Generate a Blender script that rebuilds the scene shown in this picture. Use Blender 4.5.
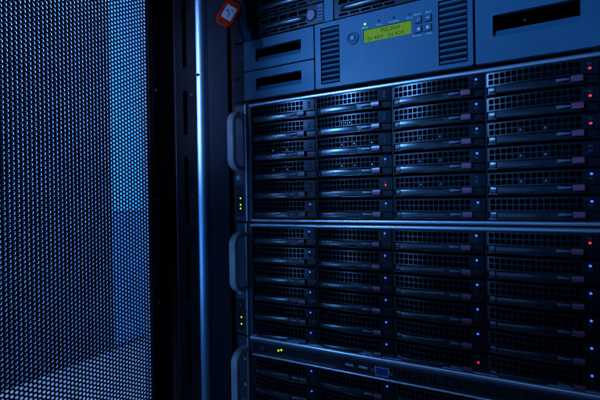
import bpy, bmesh, math, random
from mathutils import Vector, Matrix
random.seed(7)
S = 0.001                                   # everything below is written in millimetres
scene = bpy.context.scene
COL = scene.collection
for o in list(bpy.data.objects):
    bpy.data.objects.remove(o, do_unlink=True)

# ------------------------------------------------------------------ camera
cam_d = bpy.data.cameras.new('camera')
cam = bpy.data.objects.new('camera', cam_d); COL.objects.link(cam)
yaw, pitch, roll = 0.4900, -0.0012, -0.0166
fwd = Vector((-math.sin(yaw)*math.cos(pitch), math.cos(yaw)*math.cos(pitch), math.sin(pitch)))
right = Vector((math.cos(yaw), math.sin(yaw), 0)); up = right.cross(fwd)
r2 = right*math.cos(roll)+up*math.sin(roll); u2 = -right*math.sin(roll)+up*math.cos(roll)
m = Matrix((r2, u2, -fwd)).transposed().to_4x4()
m.translation = Vector((258.4, -511.8, 44.6))*S
cam.matrix_world = m
cam_d.sensor_width = 36; cam_d.lens = 412.76/600*36
cam_d.clip_start = 0.01; cam_d.clip_end = 50
cam_d.dof.use_dof = True; cam_d.dof.focus_distance = 0.56; cam_d.dof.aperture_fstop = 7.1
scene.camera = cam

# ------------------------------------------------------------------ world, lamps, exposure
w = bpy.data.worlds.new('World'); scene.world = w; w.use_nodes = True
bg = w.node_tree.nodes['Background']
bg.inputs[0].default_value = (0.06, 0.20, 0.60, 1); bg.inputs[1].default_value = 0.02

def aim(o, loc, target):
    o.location = Vector(loc)*S
    o.rotation_euler = (Vector(target)-Vector(loc)).to_track_quat('-Z', 'Y').to_euler()

kd = bpy.data.lights.new('key_lamp', 'SPOT'); kd.energy = 33; kd.color = (0.10, 0.35, 1.0)
kd.spot_size = math.radians(32); kd.spot_blend = 0.6; kd.shadow_soft_size = 0.045
key = bpy.data.objects.new('key_lamp', kd); COL.objects.link(key)
aim(key, (-240, -760, 430), (172, 0, 225))

fd = bpy.data.lights.new('fill_lamp', 'POINT'); fd.energy = 2.2; fd.color = (0.10, 0.36, 1.0); fd.shadow_soft_size = 0.05
fill = bpy.data.objects.new('fill_lamp', fd); COL.objects.link(fill)
fill.location = Vector((-230, -700, -130))*S

ad = bpy.data.lights.new('aisle_lamp', 'AREA'); ad.energy = 115; ad.color = (0.115, 0.34, 1.0)
ad.shape = 'RECTANGLE'; ad.size = 0.10; ad.size_y = 0.3
aisle = bpy.data.objects.new('aisle_lamp', ad); COL.objects.link(aisle)
aim(aisle, (-352, -640, 330), (-420, 100, 60))

od = bpy.data.lights.new('soft_fill_lamp', 'AREA'); od.energy = 0.58; od.color = (0.12, 0.36, 1.0)  # unseen soft fill added behind the camera for sheen on the trays
od.shape = 'RECTANGLE'; od.size = 0.7; od.size_y = 0.4
soft_fill = bpy.data.objects.new('soft_fill_lamp', od); COL.objects.link(soft_fill)
aim(soft_fill, (120, -1000, 60), (100, 0, 0))

sd = bpy.data.lights.new('tube_fill_lamp', 'AREA'); sd.energy = 0.095; sd.color = (0.34, 0.46, 1.0)  # unseen narrow beam added to brighten the corner tube and key tag
sd.shape = 'RECTANGLE'; sd.size = 0.02; sd.size_y = 0.24; sd.spread = math.radians(21)
tube_fill_lamp = bpy.data.objects.new('tube_fill_lamp', sd); COL.objects.link(tube_fill_lamp)
aim(tube_fill_lamp, (-205, -600, 330), (-198, 0, 235))

scene.view_settings.view_transform = 'Standard'; scene.view_settings.look = 'None'
scene.view_settings.exposure = 0.0; scene.view_settings.gamma = 1.0
scene.view_settings.use_curve_mapping = False
scene.render.engine = 'CYCLES'
scene.cycles.max_bounces = 6
scene.render.resolution_x, scene.render.resolution_y = 1024, 683

# ------------------------------------------------------------------ materials
MATS = {}
def mat(name, col, rough=0.5, metal=0.0, spec=0.5, var=0.15, scale=60, bump=0.0, bscale=900,
        emit=None, estr=0.0, rvar=0.12, streak=None):
    """procedural material: colour and gloss broken up by noise, optional fine relief"""
    mt = bpy.data.materials.new(name); mt.use_nodes = True
    nt = mt.node_tree; b = nt.nodes['Principled BSDF']
    tc = nt.nodes.new('ShaderNodeTexCoord')
    mp = nt.nodes.new('ShaderNodeMapping')
    nt.links.new(tc.outputs['Object'], mp.inputs[0])
    if streak: mp.inputs['Scale'].default_value = streak
    n = nt.nodes.new('ShaderNodeTexNoise'); n.inputs['Scale'].default_value = scale
    n.inputs['Detail'].default_value = 6
    nt.links.new(mp.outputs[0], n.inputs['Vector'])
    cr = nt.nodes.new('ShaderNodeValToRGB')
    lo = tuple(c*(1-var) for c in col); hi = tuple(min(1, c*(1+var)) for c in col)
    cr.color_ramp.elements[0].color = (*lo, 1); cr.color_ramp.elements[1].color = (*hi, 1)
    cr.color_ramp.elements[0].position = 0.3; cr.color_ramp.elements[1].position = 0.7
    nt.links.new(n.outputs['Fac'], cr.inputs[0]); nt.links.new(cr.outputs[0], b.inputs['Base Color'])
    mr = nt.nodes.new('ShaderNodeMapRange')
    mr.inputs['From Min'].default_value = 0.3; mr.inputs['From Max'].default_value = 0.7
    mr.inputs['To Min'].default_value = max(0.02, rough*(1-rvar)); mr.inputs['To Max'].default_value = min(1, rough*(1+rvar))
    nt.links.new(n.outputs['Fac'], mr.inputs[0]); nt.links.new(mr.outputs[0], b.inputs['Roughness'])
    b.inputs['Metallic'].default_value = metal; b.inputs['Specular IOR Level'].default_value = spec
    if bump:
        n2 = nt.nodes.new('ShaderNodeTexNoise'); n2.inputs['Scale'].default_value = bscale
        nt.links.new(mp.outputs[0], n2.inputs['Vector'])
        bp = nt.nodes.new('ShaderNodeBump'); bp.inputs['Strength'].default_value = bump
        bp.inputs['Distance'].default_value = 0.0003
        nt.links.new(n2.outputs['Fac'], bp.inputs['Height']); nt.links.new(bp.outputs[0], b.inputs['Normal'])
    if emit:
        b.inputs['Emission Color'].default_value = (*emit, 1); b.inputs['Emission Strength'].default_value = estr
    MATS[name] = mt
    return mt

mat('library_paint', (0.040, 0.125, 0.185), 0.50, spec=0.34, var=0.08, scale=25, bump=0.12, bscale=2500)
mat('library_dark', (0.02, 0.035, 0.055), 0.5)
mat('black_metal', (0.005, 0.0075, 0.011), 0.45, spec=0.22, var=0.4, scale=30, bump=0.1)
mat('black_plastic', (0.010, 0.011, 0.014), 0.35, spec=0.5, var=0.3)
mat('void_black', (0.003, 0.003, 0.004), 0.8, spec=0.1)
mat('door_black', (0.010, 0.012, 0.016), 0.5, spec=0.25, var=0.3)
mat('door_hole_lit', (0.55, 0.58, 0.62), 0.4, spec=0.5, var=0.1)
mat('tray_plastic', (0.010, 0.014, 0.020), 0.28, spec=0.46, var=0.25, scale=40, bump=0.05)
mat('tray_metal', (0.10, 0.13, 0.17), 0.33, metal=0.6, var=0.2, scale=40)
mat('lever_plastic', (0.022, 0.029, 0.038), 0.26, spec=0.95, var=0.15, scale=50)
mat('latch_plastic', (0.28, 0.065, 0.115), 0.32, spec=0.8, var=0.12, scale=80)
mat('latch_grey', (0.12, 0.16, 0.20), 0.30, spec=1.0)
mat('bright_steel', (0.62, 0.65, 0.70), 0.30, metal=0.9, var=0.08, scale=30, streak=(1, 40, 40))
mat('brushed_bar', (0.72, 0.80, 0.88), 0.30, metal=0.85, var=0.12, scale=12, streak=(1, 30, 60))
mat('tube_steel', (0.34, 0.66, 0.90), 0.40, rvar=0.03, metal=1.0, var=0.1, scale=20, streak=(6, 6, 0.6))
mat('handle_paint', (0.58, 0.60, 0.62), 0.42, metal=0.3, var=0.15, scale=50, bump=0.1)
mat('ear_paint', (0.055, 0.075, 0.10), 0.42, metal=0.3, var=0.2, scale=40)
mat('panel_paint', (0.009, 0.018, 0.028), 0.5, spec=0.12, var=0.2, scale=20, bump=0.08)
mat('chrome', (0.8, 0.82, 0.85), 0.12, metal=1.0)
mat('print_white', (0.82, 0.86, 0.90), 0.6, spec=0.2)
mat('ink_dark', (0.01, 0.02, 0.008), 0.6, spec=0.1)
mat('screen_green', (0.01, 0.03, 0.003), 0.4, spec=0.05, emit=(0.17, 0.42, 0.012), estr=0.52, var=0.1, scale=15)
mat('led_blue', (0.1, 0.2, 0.6), 0.2, emit=(0.03, 0.13, 1.0), estr=2.0)
mat('led_red', (0.6, 0.05, 0.05), 0.2, emit=(1.0, 0.02, 0.035), estr=1.3)
mat('led_green', (0.3, 0.6, 0.05), 0.2, emit=(0.42, 0.85, 0.01), estr=1.6)
mat('led_red_dim', (0.25, 0.01, 0.01), 0.3, emit=(0.5, 0.01, 0.01), estr=0.10)
mat('led_off', (0.02, 0.03, 0.06), 0.15, spec=0.6)
mat('tag_orange', (1.0, 0.045, 0.008), 0.32, spec=0.4, var=0.06)
mat('tag_paper', (0.96, 0.95, 0.94), 0.7, spec=0.2, var=0.05)
mat('pen_ink', (0.14, 0.08, 0.30), 0.6, spec=0.2)
mat('vga_blue', (0.02, 0.05, 0.30), 0.4, spec=0.5)
mat('strap_film', (0.06, 0.10, 0.18), 0.22, spec=0.7, var=0.5, scale=70, bump=0.8, bscale=160)
mat('floor_tile', (0.26, 0.155, 0.12), 0.45, spec=0.4, var=0.18, scale=14, bump=0.05)
mat('cabinet_dark', (0.0015, 0.0016, 0.002), 0.7, spec=0.02)
mat('cabinet_blue', (0.04, 0.46, 0.64), 0.4, spec=0.5, var=0.08, scale=8)
mat('cabinet_navy', (0.02, 0.15, 0.26), 0.4, spec=0.5, var=0.1, scale=8)

# ------------------------------------------------------------------ mesh helpers (mm)
def bm_box(bm, x0, x1, y0, y1, z0, z1, bev=0, seg=2):
    vs = [bm.verts.new((x, y, z)) for x in (x0, x1) for y in (y0, y1) for z in (z0, z1)]
    fs = [(0, 1, 3, 2), (4, 6, 7, 5), (0, 4, 5, 1), (2, 3, 7, 6), (0, 2, 6, 4), (1, 5, 7, 3)]
    new = [bm.faces.new([vs[i] for i in f]) for f in fs]
    if bev:
        ed = list({e for f in new for e in f.edges})
        bmesh.ops.bevel(bm, geom=ed, offset=bev, segments=seg, profile=0.5, affect='EDGES')
    return new

def bm_cyl(bm, c, r, depth, axis='Y', n=20, r_end=None, cap=True):
    """cylinder from c going -axis*depth (towards the viewer for Y)"""
    r_end = r if r_end is None else r_end
    def pt(a, rr, d):
        ca, sa = math.cos(a)*rr, math.sin(a)*rr
        if axis == 'Y': return (c[0]+ca, c[1]-d, c[2]+sa)
        if axis == 'Z': return (c[0]+ca, c[1]+sa, c[2]+d)
        return (c[0]+d, c[1]+ca, c[2]+sa)
    a = [bm.verts.new(pt(2*math.pi*i/n, r, 0)) for i in range(n)]
    b = [bm.verts.new(pt(2*math.pi*i/n, r_end, depth)) for i in range(n)]
    for i in range(n):
        bm.faces.new((a[i], a[(i+1) % n], b[(i+1) % n], b[i])).smooth = True
    if cap:
        bm.faces.new(b); bm.faces.new(a[::-1])

def bm_ring(bm, c, r_out, r_in, depth, n=28):
    prof = [(r_out, 0), (r_out, depth*0.7), (r_out-(r_out-r_in)*0.3, depth), (r_in+(r_out-r_in)*0.3, depth), (r_in, depth*0.7), (r_in, 0)]
    rows = [[bm.verts.new((c[0]+math.cos(2*math.pi*i/n)*r, c[1]-d, c[2]+math.sin(2*math.pi*i/n)*r)) for i in range(n)] for r, d in prof]
    for k in range(len(rows)-1):
        for i in range(n):
            bm.faces.new((rows[k][i], rows[k][(i+1) % n], rows[k+1][(i+1) % n], rows[k+1][i])).smooth = True

def bm_dome(bm, c, r, h, n=14, k=4):
    rows = []
    for j in range(k):
        t = j/k*math.pi/2
        rows.append([bm.verts.new((c[0]+math.cos(2*math.pi*i/n)*r*math.cos(t), c[1]-h*math.sin(t), c[2]+math.sin(2*math.pi*i/n)*r*math.cos(t))) for i in range(n)])
    top = bm.verts.new((c[0], c[1]-h, c[2]))
    for j in range(k-1):
        for i in range(n):
            bm.faces.new((rows[j][i], rows[j][(i+1) % n], rows[j+1][(i+1) % n], rows[j+1][i])).smooth = True
    for i in range(n):
        bm.faces.new((rows[-1][i], rows[-1][(i+1) % n], top)).smooth = True

def rrect(x0, x1, z0, z1, r=2, n=4):
    pts = []
    for cx, cz, a0 in ((x1-r, z1-r, 0), (x0+r, z1-r, 90), (x0+r, z0+r, 180), (x1-r, z0+r, 270)):
        for k in range(n+1):
            a = math.radians(a0+90*k/n); pts.append((cx+r*math.cos(a), cz+r*math.sin(a)))
    return pts

def bm_plate(bm, outline, holes, yf, yb):
    """flat plate in XZ with real holes; front at yf, back at yb"""
    loops = [outline]+list(holes)
    t = bmesh.new(); edges = []; lv = []
    for lp in loops:
        v = [t.verts.new((x, yf, z)) for x, z in lp]; lv.append(v)
        for i in range(len(v)): edges.append(t.edges.new((v[i], v[(i+1) % len(v)])))
    bmesh.ops.triangle_fill(t, use_beauty=True, use_dissolve=False, edges=edges, normal=(0, -1, 0))
    t.verts.index_update()
    tv = [v.co.copy() for v in t.verts]; tf = [[v.index for v in f.verts] for f in t.faces]
    li = [[v.index for v in lp] for lp in lv]
    t.free()
    F = [bm.verts.new(c) for c in tv]; B = [bm.verts.new((c.x, yb, c.z)) for c in tv]
    for f in tf:
        bm.faces.new([F[i] for i in f]); bm.faces.new([B[i] for i in reversed(f)])
    for lp in li:
        n = len(lp)
        for i in range(n):
            a, b = lp[i], lp[(i+1) % n]
            bm.faces.new((F[a], F[b], B[b], B[a]))

def bm_sweep(bm, path, sect, closed=False):
    """sweep section [(a,b)] along path [(centre, A axis, B axis)]"""
    rows = [[bm.verts.new(Vector(c)+Vector(A)*a+Vector(B)*b) for a, b in sect] for c, A, B in path]
    n = len(sect)
    for k in range(len(rows)-1):
        for i in range(n):
            bm.faces.new((rows[k][i], rows[k][(i+1) % n], rows[k+1][(i+1) % n], rows[k+1][i])).smooth = True
    bm.faces.new(rows[0][::-1]); bm.faces.new(rows[-1])

def finish(bm, name, origin=(0, 0, 0), recalc=True, sharp=35):
    if recalc: bmesh.ops.recalc_face_normals(bm, faces=bm.faces)
    o = Vector(origin)
    for v in bm.verts: v.co = (v.co-o)*S
    for e in bm.edges:
        if len(e.link_faces) == 2 and e.calc_face_angle(0) > math.radians(sharp): e.smooth = False
    me = bpy.data.meshes.new(name); bm.to_mesh(me); bm.free()
    return me

def link(name, data, parent=None, loc=(0, 0, 0)):
    o = bpy.data.objects.new(name, data); COL.objects.link(o)
    o.location = Vector(loc)*S
    if parent: o.parent = parent
    return o

def part(name, bm, mt, parent, origin=None, recalc=True):
    """one mesh under its thing; vertices were written in rack coordinates"""
    org = origin if origin is not None else ORG[parent.name]
    me = finish(bm, name, org, recalc); me.materials.append(MATS[mt])
    o = link(name, me, parent)
    if parent is not None: ORG[o.name] = org
    return o
ORG = {}

def thing(name, label, cat, origin, group=None):
    o = link(name, None, None, origin); ORG[o.name] = origin
    o['label'] = label; o['category'] = cat
    if group: o['group'] = group
    return o

def B(*boxes, bev=0, seg=2):
    bm = bmesh.new()
    for b in boxes: bm_box(bm, *b, bev=bev, seg=seg)
    return bm

def text(name, body, size, c, mt, parent, y, align='CENTER', sx=1.0):
    cu = bpy.data.curves.new('tmp', 'FONT'); cu.body = body; cu.size = size; cu.align_x = align; cu.align_y = 'CENTER'
    cu.extrude = 0.06; cu.resolution_u = 2
    to = bpy.data.objects.new('tmp', cu); COL.objects.link(to)
    dg = bpy.context.evaluated_depsgraph_get()
    me = bpy.data.meshes.new_from_object(to.evaluated_get(dg))
    bpy.data.objects.remove(to, do_unlink=True)
    org = ORG[parent.name]
    for v in me.vertices:
        x, yy, zz = v.co
        v.co = Vector((c[0]+x*sx-org[0], y-zz-org[1], c[1]+yy-org[2]))*S
    me.materials.clear(); me.materials.append(MATS[mt]); me.name = name
    o = link(name, me, parent); ORG[o.name] = org
    return o

# ================================================================== SETTING
FLOOR = -430
bm = B((-1700, 900, -1300, 1800, FLOOR-60, FLOOR-4))
me = finish(bm, 'floor'); me.materials.append(MATS['cabinet_dark'])
floor = link('floor', me); floor['kind'] = 'structure'
bm = B((1.5, 598.5, 1.5, 598.5, -30, 0), bev=1.5, seg=1)
tile_me = finish(bm, 'floor_tile'); tile_me.materials.append(MATS['floor_tile'])
for i in range(4):
    for j in range(5):
        link('floor_tile', tile_me, floor, (-1640+600*i, -1250+600*j, FLOOR))

# opposite row of cabinets, seen only through the door's holes
def far_cabinet(label, y0, y1, mt_top, mt_low, split):
    X = -900
    t = thing('steel_cabinet', label, 'cabinet', (X-150, (y0+y1)/2, FLOOR), 'cabinets beyond the open door')
    part('body', B((X-300, X-4, y0+2, y1-2, FLOOR+0.5, 1000)), 'cabinet_dark', t)
    part('upper_panel', B((X-4, X, y0+3, y1-3, split+3, 996), bev=1.5), mt_top, t)
    part('lower_panel', B((X-4, X, y0+3, y1-3, FLOOR+12, split-3), bev=1.5), mt_low, t)
far_cabinet('black cabinet seen through the left half of the perforated door', -760, -18, 'cabinet_dark', 'cabinet_dark', 12)
far_cabinet('black cabinet face beyond the middle of the perforated door', -16, 372, 'cabinet_dark', 'cabinet_dark', 12)
far_cabinet('bright blue cabinet seen through the door holes next to the hinge edge', 374, 690, 'cabinet_blue', 'cabinet_navy', 12)
far_cabinet('blue cabinet face mostly hidden behind the hinge edge of the perforated door', 692, 1400, 'cabinet_blue', 'cabinet_blue', -60)

# ================================================================== RACK CABINET
rack = thing('rack_cabinet', 'black server rack frame with a bright steel corner tube and dark side panel', 'server rack', (0, 200, FLOOR))
ZT, ZB = 520, FLOOR+1
def slots(xc, w, zs):
    return [rrect(xc-w/2, xc+w/2, a, b, w/2-0.01, 5) for a, b in zs]
# slotted post
bm = bmesh.new()
bm_plate(bm, [(-241, ZB), (-195, ZB), (-195, ZT), (-241, ZT)],
         slots(-220, 9, [(-400, -290), (-255, -150), (8, 118), (-118, -28), (152, 225), (262, 372), (400, 480)]), -6, -3)
post = part('post', bm, 'black_metal', rack)
part('post_web', B((-241, -238, -2.9, 60, ZB, ZT)), 'black_metal', rack)
part('post_return', B((-300, -238.1, 9, 12, ZB, ZT)), 'black_metal', rack)
bm = bmesh.new()
bm_sweep(bm, [((-240, -6.6, ZB), (1, 0, 0), (0, 1, 0)), ((-240, -6.6, ZT), (1, 0, 0), (0, 1, 0))], [(math.cos(a*math.pi/4)*1.3, math.sin(a*math.pi/4)*1.3) for a in range(8)])
part('edge_trim', bm, 'ear_paint', rack)
for zz in (-95, 58, 222):
    bm = bmesh.new(); bm_cyl(bm, (-206, -6, zz-6), 2.6, 1.6, n=12, r_end=1.8); part('screw', bm, 'ear_paint', rack)
bm = bmesh.new()
R_ = 13.4; arc = []
for k in range(15):
    a = math.radians(4+60*k/14); arc.append((-195.6+R_*math.sin(a), 6.4-R_*math.cos(a)))
arc = [(-194.6, 20)]+arc+[(-183.5, 20)]
bm_sweep(bm, [((0, 0, ZB), (1, 0, 0), (0, 1, 0)), ((0, 0, ZT), (1, 0, 0), (0, 1, 0))], arc)
part('corner_tube', bm, 'tube_steel', rack)
bm = bmesh.new(); bm_cyl(bm, (-191.6, -5.6, 246), 2.4, 1.8, n=16); part('screw', bm, 'black_metal', rack)
part('side_panel', B((-183, -144, 8, 12, ZB, ZT)), 'panel_paint', rack)
part('side_panel_edge', B((-147, -144, 12.1, 40, ZB, ZT)), 'panel_paint', rack)
part('back_liner', B((-262, 400, 620, 630, ZB, ZT), (-266, -262, 62, 630, ZB, ZT)), 'void_black', rack)  # black sheets added out of view to keep the rack inside dark
part('mounting_rail', B((-132, -103, 6, 9, ZB, ZT), (-135, -132, 6, 50, ZB, ZT)), 'black_metal', rack)
part('mounting_rail', B((336, 366, 6, 9, ZB, ZT), (366, 369, 6, 50, ZB, ZT)), 'black_metal', rack)

# ================================================================== PERFORATED DOOR (opened a little past a right angle)
DX, DY = -267.5, -38.0
ddir = Vector((-0.0561, -0.9984, 0)); dnor = Vector((0.9984, -0.0561, 0))    # along the door, towards the rack side
door = thing('perforated_door', 'open black rack door of perforated sheet metal with blue light behind its holes', 'rack door', (DX, DY, FLOOR+25))
def dpt(s, n, z):
    p = Vector((DX, DY, 0))+ddir*s+dnor*n
    return (p.x-DX, p.y-DY, z-(FLOOR+25))
P = 6.0; HR = 2.02; TH = 2.2; N = 12
verts = []; faces = []
rows_z = (-380, 445); cols = int(335/(P*0.8660254))
hexr = P/math.sqrt(3)
ring = []
for k in range(N):                               # hexagon corners and edge midpoints
    a = math.radians(30*k)
    rr = hexr if k % 2 == 0 else P/2
    ring.append((math.cos(a)*rr, math.sin(a)*rr))
hole = [(math.cos(math.radians(30*k))*HR, math.sin(math.radians(30*k))*HR) for k in range(N)]
hole2 = [(x*1.07, z*1.07) for x, z in hole]
for ci in range(cols):
    sc = 1.0+ci*P*0.8660254
    z = rows_z[0]+(P/2 if ci % 2 else 0)
    while z < rows_z[1]:
        b0 = len(verts)
        for pts, n in ((ring, 0.0), (hole2, 0.0), (hole, -0.25), (hole, -TH+0.25), (hole2, -TH), (ring, -TH)):
            for x, zz in pts: verts.append(Vector(dpt(sc+x, n, z+zz))*S)
        for L in range(5):
            for k in range(N):
                a, b = b0+L*N+k, b0+L*N+(k+1) % N
                faces.append((a, a+N, b+N, b))
        z += P
me = bpy.data.meshes.new('perforated_panel'); me.from_pydata(verts, [], faces); me.update()
me.materials.append(MATS['door_black']); me.materials.append(MATS['door_hole_lit'])      # colour split: faces black as if unlit, hole walls pale as if lit
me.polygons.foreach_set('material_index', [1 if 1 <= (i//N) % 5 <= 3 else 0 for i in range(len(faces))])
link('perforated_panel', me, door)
def door_box(name, s0, s1, n0, n1, z0, z1, mt='door_black', bev=1.0):
    bm = B((s0, s1, n0, n1, z0, z1), bev=bev)
    for v in bm.verts:
        p = dpt(v.co.x, v.co.y, v.co.z); v.co = Vector(p)
    return part(name, bm, mt, door, origin=(0, 0, 0))
door_box('hinge_stile', -3.5, 1.5, -16, 3, rows_z[0]-40, rows_z[1]+45)
# slotted flange between the perforated sheet and the hinge
bm = bmesh.new()
bm_plate(bm, [(-36, rows_z[0]-40), (-3.6, rows_z[0]-40), (-3.6, rows_z[1]+45), (-36, rows_z[1]+45)],
         slots(-17, 8, [(-330, -215), (-175, -28), (128, 262), (298, 420), (20, 92)]), -3, -6)
for v in bm.verts: v.co = Vector(dpt(v.co.x, -v.co.y+0, v.co.z))
part('hinge_flange', bm, 'black_metal', door, origin=(0, 0, 0))
door_box('hinge_channel', -36, -3.6, -16, -5, rows_z[0]-40, rows_z[1]+45, 'void_black')
for zz in (-118, 48, 226):
    bm = bmesh.new(); bm_cyl(bm, (0, 0, 0), 2.8, 1.6, 'X', 12, r_end=2.0)
    off = Vector(dpt(-10, 6, zz))
    for v in bm.verts: v.co = v.co+off
    part('screw', bm, 'ear_paint', door, origin=(0, 0, 0))
door_box('bottom_rail', 1.6, 331, -20, 4, rows_z[0]-40, rows_z[0]+4)
door_box('top_rail', 1.6, 331, -20, 4, rows_z[1]-4, rows_z[1]+45)
door_box('free_stile_blocker', 331.1, 640, -20, 4, rows_z[0]-40, rows_z[1]+45)  # out of view, made wide and solid to block the aisle lamp

# ================================================================== TAPE LIBRARY
lib = thing('tape_library', 'blue-grey tape library with green display, vents and pull-out magazines under the top server', 'tape library', (115, 300, 193.5))
part('chassis', B((-104, 332, 46, 600, 194, 282.6)), 'library_dark', lib)
part('chassis_skin', B((-104, 332, 4.5, 45.9, 281.6, 282.6)), 'library_dark', lib)
part('rack_ear', B((-126, -106, 1, 5, 194.5, 281.5), bev=0.8), 'panel_paint', lib)
bm = bmesh.new(); bm_cyl(bm, (-119.5, 1, 229.5), 3.2, 0.5, n=16); part('ear_hole', bm, 'void_black', lib)
bm = bmesh.new(); bm_dome(bm, (-109.5, 1, 262), 1.4, 1.8); part('ear_screw', bm, 'bright_steel', lib)

def magazine(name, x0, x1, z0, z1, rx0, rx1, rzt, rzm, rzb, depth=34):
    bm = bmesh.new()
    bm_plate(bm, rrect(x0, x1, z0, z1, 1.6, 3), [rrect(rx0, rx1, rzb, rzt, 2.2, 4)], -2.0, 4)
    # soften the outer edges of the face
    mg = part(name, bm, 'library_paint', lib)
    e = 0.8                                       # scoop: pocket coloured black for its shade above, a ramp rising to the face below
    def shell(prof, ends, smooth=False):
        bm = bmesh.new()
        A = [bm.verts.new((rx0-e, y, z)) for y, z in prof]; Bv = [bm.verts.new((rx1+e, y, z)) for y, z in prof]
        for i in range(len(prof)-1):
            bm.faces.new((A[i], A[i+1], Bv[i+1], Bv[i])).smooth = smooth
        if ends: bm.faces.new(A); bm.faces.new(Bv[::-1])
        return bm
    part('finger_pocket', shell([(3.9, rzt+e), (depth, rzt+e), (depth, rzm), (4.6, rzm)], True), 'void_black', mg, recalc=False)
    part('finger_ramp', shell([(5.4, rzm+0.1), (4.4, rzm-0.3), (3.5, rzm-2.0), (0.6, rzb+1.6), (-0.9, rzb+0.3), (-1.6, rzb-e)], False, True), 'library_paint', mg, recalc=False)
    return mg
magazine('magazine', -105, 11.5, 238.2, 282.2, -84, -8, 268.5, 257.5, 249)
magazine('magazine', -105, 11.5, 194.8, 236.2, -84, -8, 225, 214.5, 206)
rm = magazine('magazine', 216, 332, 194.8, 282.2, 234, 316, 246.5, 231, 222)
bm = bmesh.new(); bm_dome(bm, (266, 7, 238), 1.5, 1); part('recess_rivet', bm, 'ear_paint', rm)

bm = bmesh.new()
GZ0, GZ1 = 199.6, 275.8
bm_plate(bm, rrect(14.2, 213.6, 194.8, 282.2, 2.0, 3),
         [rrect(22.5, 50.2, GZ0, GZ1, 1, 2), rrect(176, 208, GZ0, GZ1, 1, 2), rrect(83.4, 144.2, 244.6, 261, 0.6, 2)], -3.2, 4)
cp = part('control_panel', bm, 'library_paint', lib)
for g in ((11.7, 14, 2, 4.4, 194.8, 281.4), (213.8, 215.8, 2, 4.4, 194.8, 281.4), (-104.6, 11.4, 2, 4.4, 236.3, 238.1)):
    part('panel_groove', B(g), 'void_black', lib)
for x0, x1 in ((22.5, 50.2), (176, 208)):
    part('vent_backing', B((x0+0.1, x1-0.1, 3.6, 4.4, GZ0, GZ1)), 'void_black', cp)
    ns = 11; pz = (GZ1-GZ0)/ns
    bm = bmesh.new()                              # one louvre: a rounded slat with a lifted rounded end
    sec = [(-2.6, 1.6), (-3.2, 0.2), (-2.6, -1.1), (-0.4, -1.9), (2.8, -2.4), (3.2, -1.7), (0.2, 0.6), (-1.2, 1.8)]
    path = []
    L = x1-x0
    for t in (0.02, 0.05, 0.12, 0.5, 0.97):
        yy = 1.2 if t == 0.02 else (0.4 if t == 0.05 else 0)
        path.append(((-L/2+L*t, yy, 0), (0, 1, 0), (0, 0, 1)))
    bm_sweep(bm, path, sec)
    sme = finish(bm, 'vent_slat'); sme.materials.append(MATS['library_paint'])
    o0 = ORG[cp.name]
    for k in range(ns):
        s = link('vent_slat', sme, cp, ((x0+x1)/2-o0[0], 0.2-o0[1], GZ0+pz*(k+0.5)-o0[2]))
# display
part('screen', B((83.6, 144, -1.6, 0.5, 244.8, 260.8)), 'screen_green', cp)
text('screen_text', 'MSL2024', 6.6, (118, 256.4), 'ink_dark', cp, -1.75, sx=1.0)
text('screen_text', 'D1 RDY   D2 RDY', 6.2, (112, 248.8), 'ink_dark', cp, -1.75, sx=0.98)
for x, s, lit in ((85.7, 'Ready', 1), (104.3, 'Clean', 0), (123.2, 'Attention', 0), (142.4, 'Error', 0)):
    bm = bmesh.new(); bm_dome(bm, (x, -3.1, 268.4), 1.5, 1.0)
    part('status_light', bm, 'led_green' if lit else 'led_off', cp)
    text('caption', s, 3.3, (x, 263.9), 'print_white', cp, -3.3)
for x, z in ((153, 258.9), (164.4, 258.9), (153, 247.4), (164.4, 247.4)):
    part('button_well', B((x-4.9, x+4.9, -3.35, -3.0, z-4.9, z+4.9)), 'library_dark', cp)
    part('button', B((x-4.1, x+4.1, -5.2, -3.3, z-4.1, z+4.1), bev=1.0), 'library_paint', cp)
    bm = bmesh.new()
    d = -1 if x < 160 else 1
    if z > 250: pts = [(-1.6, -1.6), (1.6, 1.6), (1.9, 1.2), (-1.2, -1.9)] if d < 0 else [(-1.8, 0.4), (1.6, 0.4), (1.6, -0.4), (-1.8, -0.4)]
    else: pts = [(-1.7*d, -2), (-1.7*d, 2), (1.9*d, 0)]
    bm_plate(bm, [(x+a, z+b) for a, b in pts], [], -5.32, -5.2)
    part('button_mark', bm, 'print_white', cp)
for x, z, s in ((151.6, 266, 'Cancel'), (165, 266, 'Enter'), (151.2, 240.4, 'Previous'), (165.6, 240.4, 'Next')):
    text('caption', s, 3.2, (x, z), 'print_white', cp, -3.3)
bm = bmesh.new(); bm_ring(bm, (68.8, -3.1, 253.6), 8.2, 5.6, 1.8); pb = part('power_button', bm, 'library_paint', cp)
bm = bmesh.new(); bm_cyl(bm, (68.8, -3.1, 253.6), 5.7, 0.4, n=28); part('power_button_well', bm, 'library_dark', cp)
bm = bmesh.new(); bm_dome(bm, (68.8, -3.2, 253.6), 4.9, 1.7, n=24); part('power_button_cap', bm, 'library_paint', cp)
bm = bmesh.new(); bm_ring(bm, (68.8, -4.6, 253.6), 2.3, 1.6, 0.5, n=18); bm_box(bm, 68.4, 69.2, -5.3, -4.7, 253.8, 256.4)
part('power_symbol', bm, 'print_white', cp)

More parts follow.
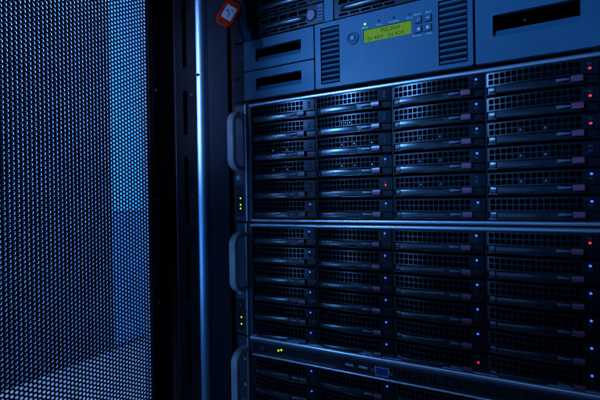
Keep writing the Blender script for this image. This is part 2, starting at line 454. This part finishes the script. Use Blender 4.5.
# ================================================================== TOP SERVER
top = thing('drive_server', 'dark server with slotted drive carriers resting above the tape library', 'server', (115, 300, 283.2))
part('chassis', B((-104, 332, 14, 600, 283.6, 372)), 'black_metal', top)
for x0, x1, y0 in ((-104, -82, -1), (28.2, 41.6, -2.2), (150.4, 163.6, -2.2), (272, 332, -2.2)):
    part('front_post', B((x0, x1, y0, 13.8, 283.8, 371.8), bev=0.6), 'library_paint' if x0 > 0 else 'black_metal', top)
part('base_lip', B((-82, 28.1, 4, 13.8, 283.8, 285.2), (41.7, 150.3, 4, 13.8, 283.8, 285.2), (163.7, 271.9, 4, 13.8, 283.8, 285.2)), 'black_metal', top)
part('rack_ear', B((-126, -105, 1, 5, 284, 371.5), bev=0.8), 'black_metal', top)
def carrier_mesh():
    W, H = 107.5, 26.8
    bm = bmesh.new()
    hs = []
    for k in range(5):
        x = 6+k*15.6; hs.append(rrect(x, x+13.2, 17.6, 23.6, 0.8, 2))
        hs.append(rrect(x, x+13.2, 2.2, 5.2, 0.8, 2))
    bm_plate(bm, rrect(0, W, 0, H, 1.2, 2), hs, 0, 5)
    return finish(bm, 'drive_carrier')
cm = carrier_mesh(); cm.materials.append(MATS['tray_plastic'])
bm = bmesh.new()
bm_sweep(bm, [((x, y, 11), (0, 1, 0), (0, 0, 1)) for x, y in ((9, 1.5), (12, -1.2), (18, -2.6), (45, -3.4), (72, -2.6), (78, -1.0), (80, 1.5))],
         [(-2, 3.2), (-3, 1.5), (-3, -1.5), (-2, -3.2), (1.5, -3.6), (1.5, 3.6)])
lev_me = finish(bm, 'lever'); lev_me.materials.append(MATS['lever_plastic'])
bm = bmesh.new(); bm_ring(bm, (88, 0, 13), 8.2, 6.4, 1.6); ring_me = finish(bm, 'button_ring'); ring_me.materials.append(MATS['black_plastic'])
bm = bmesh.new()
bm_plate(bm, [(88+5.8*math.cos(a), 13+6.6*math.sin(a)) for a in [math.radians(k) for k in range(-80, 261, 20)]], [], -1.8, 0.2)
but_me = finish(bm, 'release_button'); but_me.materials.append(MATS['latch_plastic'])
bm = bmesh.new()
bm_plate(bm, rrect(98.2, 106.4, 2.5, 24.5, 0.8, 2), [rrect(x-1.1, x+1.1, z-1.1, z+1.1, 1.0, 3) for x in (100.6, 104.2) for z in (6, 10.5, 15, 19.5)], -1.2, 0)
pl_me = finish(bm, 'light_plate'); pl_me.materials.append(MATS['library_paint'])
bm = B((1, 106.5, 5.5, 13.5, 0.8, 26)); dk_me = finish(bm, 'drive'); dk_me.materials.append(MATS['void_black'])
for cx in (-80.5, 42.4, 164.3):
    for r in range(3):
        c = link('drive_carrier', cm, top, (cx-115, 0-300, 285.4+r*28.6-283.2))
        for nm, mm in (('lever', lev_me), ('button_ring', ring_me), ('release_button', but_me), ('light_plate', pl_me), ('drive', dk_me)):
            link(nm, mm, c)

# ================================================================== STORAGE SERVERS
BAYW, PX0, PZ = 106.7, -96.0, 28.0
TW = 103.9
def bow(x): return -5.6*(1-((x-TW/2)/(TW/2))**2)
def grille_mesh():
    bm = bmesh.new()
    cw, ch, nx = 5.78, 6.55, 15
    x0, z0 = 1.6, -1.1
    def V(x, z, d=0): return bm.verts.new((x, bow(x)+d, z))
    D = 1.6
    for i in range(nx):
        for j in range(2):
            xa, xb = x0+i*cw, x0+(i+1)*cw; zt, zb = z0-j*ch, z0-(j+1)*ch
            hx0, hx1, ht, hb = xa+0.45, xb-0.45, zt-0.52, zb+0.52
            c = 0.9
            oc = [(hx0+c, ht), (hx1-c, ht), (hx1, ht-c), (hx1, hb+c), (hx1-c, hb), (hx0+c, hb), (hx0, hb+c), (hx0, ht-c)]
            iv = [V(*p) for p in oc]; bv = [V(p[0], p[1], D) for p in oc]
            ov = [V(xa, zt), V(xb, zt), V(xb, zb), V(xa, zb)]
            bm.faces.new((ov[0], ov[1], iv[1], iv[0])); bm.faces.new((ov[1], iv[2], iv[1]))
            bm.faces.new((ov[1], ov[2], iv[3], iv[2])); bm.faces.new((ov[2], iv[4], iv[3]))
            bm.faces.new((ov[2], ov[3], iv[5], iv[4])); bm.faces.new((ov[3], iv[6], iv[5]))
            bm.faces.new((ov[3], ov[0], iv[7], iv[6])); bm.faces.new((ov[0], iv[0], iv[7]))
            for k in range(8):
                bm.faces.new((iv[k], iv[(k+1) % 8], bv[(k+1) % 8], bv[k]))
    # borders and the solid end that carries the lamps
    xs = [0, x0]+[x0+(k+1)*cw for k in range(nx)]+[93, 98, TW]
    zt, zb = z0, z0-2*ch
    Zt, Zb = 0, zb-1.0
    def strip(xl, za, zb_, ):
        r = [(V(x, za), V(x, zb_)) for x in xl]
        for k in range(len(r)-1):
            bm.faces.new((r[k][0], r[k+1][0], r[k+1][1], r[k][1]))
        return r
    strip(xs, Zt, zt); strip(xs, zb, Zb)
    strip([0, x0], zt, zb); strip([x0+nx*cw, 93, 98, TW], zt, zb)
    # rim returning into the bay
    for z, s in ((Zt, 1), (Zb, -1)):
        r = [(V(x, z), V(x, z, 5)) for x in xs]
        for k in range(len(r)-1): bm.faces.new((r[k][0], r[k+1][0], r[k+1][1], r[k][1]))
    for x in (0, TW):
        bm.faces.new((V(x, Zt), V(x, Zb), bm.verts.new((x, 7, Zb)), bm.verts.new((x, 7, Zt))))
    bmesh.ops.remove_doubles(bm, verts=bm.verts, dist=0.001)
    me = finish(bm, 'drive_tray'); me.materials.append(MATS['tray_plastic'])
    return me
tray_me = grille_mesh()

def bowed_bar(name, xa, xb, zt, zb, proud, mt, n=12, round_=1.4, taper=None, curve=bow):
    """bar following the tray's bow, its face gently rounded"""
    bm = bmesh.new(); path = []
    zc, h = (zt+zb)/2, (zt-zb)/2
    for k in range(n+1):
        x = xa+(xb-xa)*k/n
        f = 1 if taper is None else 1+(taper-1)*k/n
        path.append((x, curve(x), f))
    rows = []
    sec = [(4.0, 1), (-proud+round_*0.9, 1), (-proud+round_*0.25, 0.86), (-proud, 0.45), (-proud-0.1, -0.1), (-proud, -0.5), (-proud+round_*0.35, -0.88), (-proud+round_, -1), (4.0, -1)]
    for x, y, f in path:
        rows.append([bm.verts.new((x, y+a, zc+h*b*f)) for a, b in sec])
    m_ = len(sec)
    for k in range(n):
        for i in range(m_-1):
            bm.faces.new((rows[k][i], rows[k][i+1], rows[k+1][i+1], rows[k+1][i])).smooth = True
    bm.faces.new(rows[0]); bm.faces.new(rows[-1][::-1])
    me = finish(bm, name); me.materials.append(MATS[mt])
    return me
lever_me = bowed_bar('lever', 9.5, 65, -15.9, -24.2, 1.0, 'lever_plastic', n=16, curve=lambda x: -5.3+0.0026*(x-24)**2)
ledge_me = bowed_bar('ledge', 0.4, TW-0.4, -23.2, -24.6, 0.2, 'tray_plastic', round_=0.3)
hinge_me = bowed_bar('lever_hinge', 3.0, 8.0, -15.9, -23.4, 1.6, 'lever_plastic', n=3)
neck_me = bowed_bar('latch_neck', 66.5, 78.4, -16.6, -20.6, 0.9, 'latch_grey', n=5, taper=0.45, curve=lambda x: bow(80)-0.2)
back_me = bowed_bar('lever_bed', 0.6, TW-0.6, -15.4, -24.4, -2.6, 'black_plastic', round_=0.2)
latch_me = bowed_bar('latch', 79.6, 89.8, -15.6, -22.2, 1.6, 'latch_plastic', n=5, round_=1.0, curve=lambda x: bow(80))
bm = B((1.5, 102.4, 5.2, 13.4, -23, -0.8)); drv_me = finish(bm, 'hard_drive'); drv_me.materials.append(MATS['void_black'])
bm = bmesh.new()
for k in range(4): bm_box(bm, 8+k*22, 24+k*22, 4.2, 5.1, -12.5, -9.5)
lab_me = finish(bm, 'drive_clip'); lab_me.materials.append(MATS['tray_metal'])
scr = []
bm = bmesh.new()
bm_dome(bm, (0, 0, 0), 2.6, 2.6, n=14, k=5)
scr_me = finish(bm, 'screw_glint'); scr_me.materials.append(MATS['chrome'])  # polished domes added behind the holes to stand in for white glints
dull_me = scr_me.copy(); dull_me.materials.clear(); dull_me.materials.append(MATS['tray_metal'])  # duller copy for the fainter glints of the right-hand columns
bm = bmesh.new(); bm_ring(bm, (0, 0, 0), 2.1, 1.25, 0.5, n=14); lr_me = finish(bm, 'lamp_ring'); lr_me.materials.append(MATS['black_plastic'])
LED = {}
for k in ('led_blue', 'led_red', 'led_off'):
    bm = bmesh.new(); bm_dome(bm, (0, 0, 0), 1.25, 0.9, n=12, k=3)
    LED[k] = finish(bm, 'status_light'); LED[k].materials.append(MATS[k])

def add_tray(server, so, x, ztop, state, screws, screw_me):
    t = link('drive_tray', tray_me, server, (x-so[0], -1-so[1], ztop-so[2]))
    for nm, mm in (('lever', lever_me), ('lever_hinge', hinge_me), ('latch_neck', neck_me), ('lever_bed', back_me), ('latch', latch_me),
                   ('ledge', ledge_me), ('hard_drive', drv_me)):
        link(nm, mm, t)
    lx = 96.0
    for z, on in ((-5.0, 'led_blue' if state == 'b' else 'led_off'), (-9.6, 'led_red' if state == 'r' else 'led_off')):
        link('status_light', LED[on], t, (lx, bow(lx)-0.15, z))
        link('lamp_ring', lr_me, t, (lx, bow(lx)+0.05, z))
    for sx in screws:
        link('screw_glint', screw_me, t, (sx, bow(sx)+2.2, -10.9))
    return t

def bar(x0, x1, yf, z0, z1, yb=13.8):
    """drawn metal bar with a half-round front edge"""
    r = (z1-z0)/2; zc = (z0+z1)/2; k = 0.62
    sec = [(yb, -r), (yf+r*k, -r)]
    for i in range(1, 10):
        a = math.radians(-90+18*i); sec.append((yf+r*k-r*k*math.cos(a), r*math.sin(a)))
    sec += [(yf+r*k, r), (yb, r)]
    bm = bmesh.new()
    bm_sweep(bm, [((x0, 0, zc), (0, 1, 0), (0, 0, 1)), ((x1, 0, zc), (0, 1, 0), (0, 0, 1))], sec)
    return bm

def handle(parent, zt, zb, xc=-109.5):
    """D handle standing out from the ear: bar in front, rounded corners, two arms back to the ear"""
    yo, r = -30.0, 15.0
    path = []
    X = Vector((1, 0, 0))
    path.append(((xc, 0.9, zt), X, (0, 0, 1)))
    for k in range(9):
        a = math.radians(90*k/8)
        path.append(((xc, yo+r-r*math.sin(a), zt-r+r*math.cos(a)), X, (0, -math.sin(a), math.cos(a))))
    for k in range(9):
        a = math.radians(90*k/8)
        path.append(((xc, yo+r-r*math.cos(a), zb+r-r*math.sin(a)), X, (0, -math.cos(a), -math.sin(a))))
    path.append(((xc, 0.9, zb), X, (0, 0, -1)))
    bm = bmesh.new()
    sec = [(6.2*c, 3.6*s) for c, s in ((1, .45), (.78, 1), (-.78, 1), (-1, .45), (-1, -.45), (-.78, -1), (.78, -1), (1, -.45))]
    bm_sweep(bm, path, sec)
    return part('handle', bm, 'handle_paint', parent)

def storage(label, ztop, zbot, z_led, states, dx, nrows, strip=False):
    so = (117, 300, zbot)
    sv = thing('storage_server', label, 'storage server', so, 'storage servers stacked in the rack')
    XL, XR = PX0-1+dx, PX0+4*BAYW+0.6+dx
    part('chassis', B((XL, XR, 14, 620, zbot+0.6, ztop-0.6)), 'black_metal', sv)
    part('side_frame', B((XL-6.5, XL, -1.0, 13.9, zbot+0.8, ztop-0.8), bev=0.5), 'ear_paint', sv)
    part('side_frame', B((XR, XR+2.2, -2.2, 13.9, zbot+0.8, ztop-0.8), bev=0.5), 'brushed_bar', sv)
    if strip:                                     # this server's top bar carries a lip standing in front of the trays above
        tb = part('trim_bar', bar(XL+0.1, XR-0.1, -9.9, ztop-1.6, ztop+4.9, -7.9), 'brushed_bar', sv)
        part('bar_shelf', B((XL+0.2, XR-0.2, -7.8, 13.8, ztop-4.6, ztop-0.8)), 'ear_paint', tb)
    else:
        part('trim_bar', bar(XL+0.1, XR-0.1, -4.8, ztop-6.2, ztop-1.4), 'brushed_bar', sv)
    if not strip:
        part('trim_bar', bar(XL+0.1, XR-0.1, -4.8, zbot+0.4, zbot+4.8), 'brushed_bar', sv)
    tray_top = z_led+5.0
    for c in range(1, 4):
        x = PX0+dx+c*BAYW-1.6
        part('bay_divider', B((x, x+2.4, -0.6, 13.8, zbot+5.2, tray_top+0.3), bev=0.5), 'black_metal', sv)
    for r in range(1, nrows):
        zz = tray_top-r*PZ
        part('bay_shelf', B((XL+0.2, XR-0.2, 4, 13.7, zz+0.6, zz+2.2)), 'void_black', sv)
    for r in range(nrows):
        for c in range(4):
            sc = ()
            if ztop > 100: sc = {0: (39.2, 62.3), 1: (39.2, 56.5, 79.6), 2: (33.4, 56.5), 3: (33.4, 56.5)}[c] if 1 < r < (4 if c < 2 else 5) else ((39.2, 45.0, 50.7) if r == 1 and c == 1 else ())
            add_tray(sv, so, PX0+dx+c*BAYW+0.4, tray_top-r*PZ, states[c][r], sc, scr_me if c < 2 else dull_me)
    # ears
    ear = part('rack_ear', B((-126, XL-6.6, 0.2, 4, zbot+1, ztop-1), bev=0.6), 'ear_paint', sv)
    part('ear_lip', B((XL-9.6, XL-6.7, -5.2, 4, zbot+1.2, ztop-1.2), bev=0.8), 'brushed_bar', ear)
    part('rack_ear', B((XR+2.3, 358, 0.2, 4, zbot+1, ztop-1), bev=0.6), 'ear_paint', sv)
    handle(sv, ztop-18, ztop-98)
    pz0, pz1 = zbot+3, zbot+72
    pn = part('ear_panel', B((-124.5, XL-10.5, -4.5, 0.1, pz0, pz1), bev=0.9), 'ear_paint', sv)
    if not strip:
        part('panel_inlay', B((-122.5, XL-12.5, -4.9, -4.4, pz0+6, pz1-16)), 'black_plastic', pn)
        bm = bmesh.new(); bm_cyl(bm, (-116, -4.4, pz1-5), 4.6, 2.6, n=20, r_end=3.6); bm_dome(bm, (-116, -7, pz1-5), 3.4, 1.2); part('ear_knob', bm, 'handle_paint', pn)
        bm = bmesh.new(); bm_dome(bm, (-113.4, -6.2, pz1-3.4), 1.2, 1.0); part('knob_glint', bm, 'chrome', pn)
        bm = bmesh.new(); bm_dome(bm, (-117.2, -4.8, zbot+46), 1.4, 0.5); part('status_light', bm, 'led_red_dim', pn)
    return sv, so, XL, XR

st1 = ['-----b', '---brb', 'bbbb-b', 'rrr-bb']
st2 = ['bbbbbb', 'bbbbbb', 'bbbbbr', 'rbbbbb']
st3 = ['bbb', 'bbb', 'bbb', 'bbb']
s1, so1, XL, XR = storage('upper black storage server, its drive trays catching the most light, under the tape library', 189.8, 12.2, 177.8, st1, 2.2, 6)
pn = [c for c in s1.children if c.name.startswith('ear_panel')][0]
for z in (47.9, 38.1, 32.6):
    bm = bmesh.new(); bm_dome(bm, (-113.6, -4.8, z), 1.35, 0.8); part('status_light', bm, 'led_green', pn)
s2, so2, XL, XR = storage('middle black storage server of four drive columns, below the double silver bar', 11.6, -158.6-1.2, 0.0, st2, 0, 6)
pn = [c for c in s2.children if c.name.startswith('ear_panel')][0]
for z in (-131.6, -141.8):
    bm = bmesh.new(); bm_dome(bm, (-115.6, -4.8, z), 1.35, 0.8); part('status_light', bm, 'led_green', pn)
s3, so3, XL, XR = storage('lowest storage server, with a port strip of video and data sockets above its drive trays', -160.2, -345, -192.9, st3, 0, 3, strip=True)
# port strip of the lowest server
part('lower_trim_bar', bar(XL+0.1, XR-0.1, -4.6, -186.6, -183.2), 'brushed_bar', s3)
sp = part('port_strip', B((XL+0.1, XR-0.1, 1.5, 13.8, -183, -166.6)), 'black_plastic', s3)
for x in (-55, -50):
    bm = bmesh.new(); bm_dome(bm, (x, 1.4, -174.6 if x < -52 else -173.2), 1.5, 1.0); part('status_light', bm, 'led_green', sp)
part('small_button', B((-85, -77, -0.8, 1.4, -179, -170), bev=0.8), 'ear_paint', sp)
bm = bmesh.new(); bm_plate(bm, rrect(36, 117, -182.5, -167.2, 1, 2), [rrect(48.5, 62.5, -179.6, -172, 0.6, 2), rrect(67.5, 81.5, -179.6, -172, 0.6, 2), rrect(87, 114, -181.4, -170, 1.6, 3)], -1.2, 1.4)
pf = part('socket_plate', bm, 'tray_plastic', sp)
for x in (55.5, 74.5):
    part('data_socket', B((x-6.2, x+6.2, -0.9, 1.2, -177.2, -174.2), bev=0.3), 'bright_steel', pf)
bm = bmesh.new()
bm_plate(bm, [(92, -171), (109, -171), (108, -180.4), (93.6, -180.4)], [], -3.2, 1.3)
vg = part('video_socket', bm, 'vga_blue', pf)
bm = bmesh.new()
bm_plate(bm, [(90.6, -169.8), (110.4, -169.8), (109, -181.4), (92.2, -181.4)], [[(92, -171), (109, -171), (108, -180.4), (93.6, -180.4)]], -3.8, 1.3)
part('socket_shell', bm, 'bright_steel', vg)
bm = bmesh.new()
for k in range(5):
    for j in range(2): bm_cyl(bm, (94.6+k*3+j*1.5, -3.2, -173.6-j*3.4), 0.6, 0.25, n=8)
part('pin_holes', bm, 'void_black', vg)
for x in (88, 112):
    bm = bmesh.new(); bm_ring(bm, (x, -0.6, -176), 2.6, 1.3, 3.0, n=16); part('socket_nut', bm, 'chrome', pf)
bm = bmesh.new()
bm_plate(bm, rrect(119.5, 159, -182.5, -167.2, 1, 2), [rrect(121.5+k*6.1, 126.3+k*6.1, -175.2+(-6.2)*j, -170.0+(-6.2)*j, 0.7, 2) for k in range(6) for j in range(2)], -1.0, 1.3)
part('vent_grid', bm, 'tray_plastic', sp)
bm = bmesh.new()
bm_plate(bm, rrect(160, 262, -182.5, -167.2, 1, 2), [rrect(164+k*13.8, 175.4+k*13.8, -179.4, -170.2, 0.8, 2) for k in range(7)], -1.0, 1.3)
part('vent_grid', bm, 'tray_plastic', sp)
part('label_plate', B((266, 322, -1.0, 1.3, -181.5, -168.5), bev=0.6), 'tray_plastic', sp)
bm = bmesh.new(); bm_dome(bm, (-113.6, 0.2, -235), 3, 1.6); part('ear_screw', bm, 'handle_paint', s3)
bm = bmesh.new(); bm_dome(bm, (-113.6, 0.2, -196), 2.4, 1.6); part('ear_screw', bm, 'handle_paint', s3)
# screws at the right edge of the upper server's bar
bm = bmesh.new(); bm_dome(bm, (XR+2.2, -4.2, 186.4), 1.9, 1.4); part('corner_screw', bm, 'bright_steel', s1)

# ================================================================== KEY TAG AND ITS STRAP
tag_o = (-107, -35, 313.5)
tag = thing('key_tag', 'orange plastic key tag with a handwritten paper insert hanging beside the top server', 'key tag', tag_o)
tu = Vector((math.cos(math.radians(30)), math.sin(math.radians(30)), 0)); tn = Vector((tu.y, -tu.x, 0)); tz = Vector((0, 0, 1))
rl = math.radians(-31)
ua = tu*math.cos(rl)+tz*math.sin(rl); va = -tu*math.sin(rl)+tz*math.cos(rl)
def tag_part(name, bm, mt, parent):
    for v in bm.verts: v.co = ua*v.co.x+va*v.co.z-tn*v.co.y
    return part(name, bm, mt, parent, origin=(0, 0, 0))
bm = bmesh.new()
bm_plate(bm, [(x, z) for x, z in rrect(-12.6, 12.6, -20, 19, 9, 7)], [rrect(-8.4, 8.4, -9.5, 11, 1.2, 3), rrect(-6, 0.5, -17, -13.4, 1.7, 4)], -2.2, 2.2)
bmesh.ops.recalc_face_normals(bm, faces=bm.faces)
fr = tag_part('tag_frame', bm, 'tag_orange', tag)
bev = fr.modifiers.new('bevel', 'BEVEL'); bev.width = 0.0008; bev.segments = 2; bev.limit_method = 'ANGLE'
tag_part('paper_insert', B((-8.3, 8.3, -0.6, 0.6, -9.4, 10.9)), 'tag_paper', tag)
bm = bmesh.new()
rs = random.Random(3)
for (xa, za, xb, zb) in ((-5, 2.5, -3.6, 5.2), (-3.6, 5.2, -3.0, 1.2), (-3.0, 1.2, -1.4, 3.8), (-1.4, 3.8, -1.0, 0.6), (-0.6, -1.2, 1.6, 1.4), (1.6, 1.4, 1.2, -1.6), (-0.4, -3.4, 2.6, -2.6), (1.0, -5.6, 1.4, -2.8), (1.2, 6.6, 4.2, 7.4), (1.8, 5.4, 4.0, 5.8)):
    d = Vector((xb-xa, zb-za)); n = Vector((-d.y, d.x)).normalized()*0.42
    bm_plate(bm, [(xa+n.x, za+n.y), (xb+n.x, zb+n.y), (xb-n.x, zb-n.y), (xa-n.x, za-n.y)], [], -0.75+rs.random()*0.05, -0.6)
tag_part('handwriting', bm, 'pen_ink', tag)
bm = bmesh.new()
tag_part('end_bar', B((-6, 6, -2.7, -2.0, 14.5, 15.8), bev=0.3), 'tag_orange', tag)
bm = bmesh.new(); bm_ring(bm, (6, -0.2, 20.5), 4.2, 3.4, 0.9, n=20); tag_part('split_ring', bm, 'bright_steel', tag)

so_ = (-95, -22, 275)
strap = thing('plastic_strap', 'crumpled bluish clear plastic strap hanging behind the orange key tag', 'strap', so_)
bm = bmesh.new()
rs = random.Random(11)
pts = [(-99, -12, 480), (-99, -16, 420), (-98.5, -20, 380), (-98, -24, 350), (-97, -25, 335), (-95.5, -24, 322), (-93, -24, 308), (-90, -25, 294), (-87, -26, 282), (-84, -26, 272)]
prev = None
for i, p in enumerate(pts):
    hw = 7.5+1.5*math.sin(i*1.7)
    row = []
    for k in range(7):
        t = k/6*2-1
        row.append(bm.verts.new((p[0]+t*hw, p[1]+rs.uniform(-2.2, 2.2)+t*2, p[2]+rs.uniform(-1.5, 1.5))))
    if prev:
        for k in range(6): bm.faces.new((prev[k], prev[k+1], row[k+1], row[k]))
    prev = row
bmesh.ops.solidify(bm, geom=bm.faces[:], thickness=0.6)
part('strap_film', bm, 'strap_film', strap)
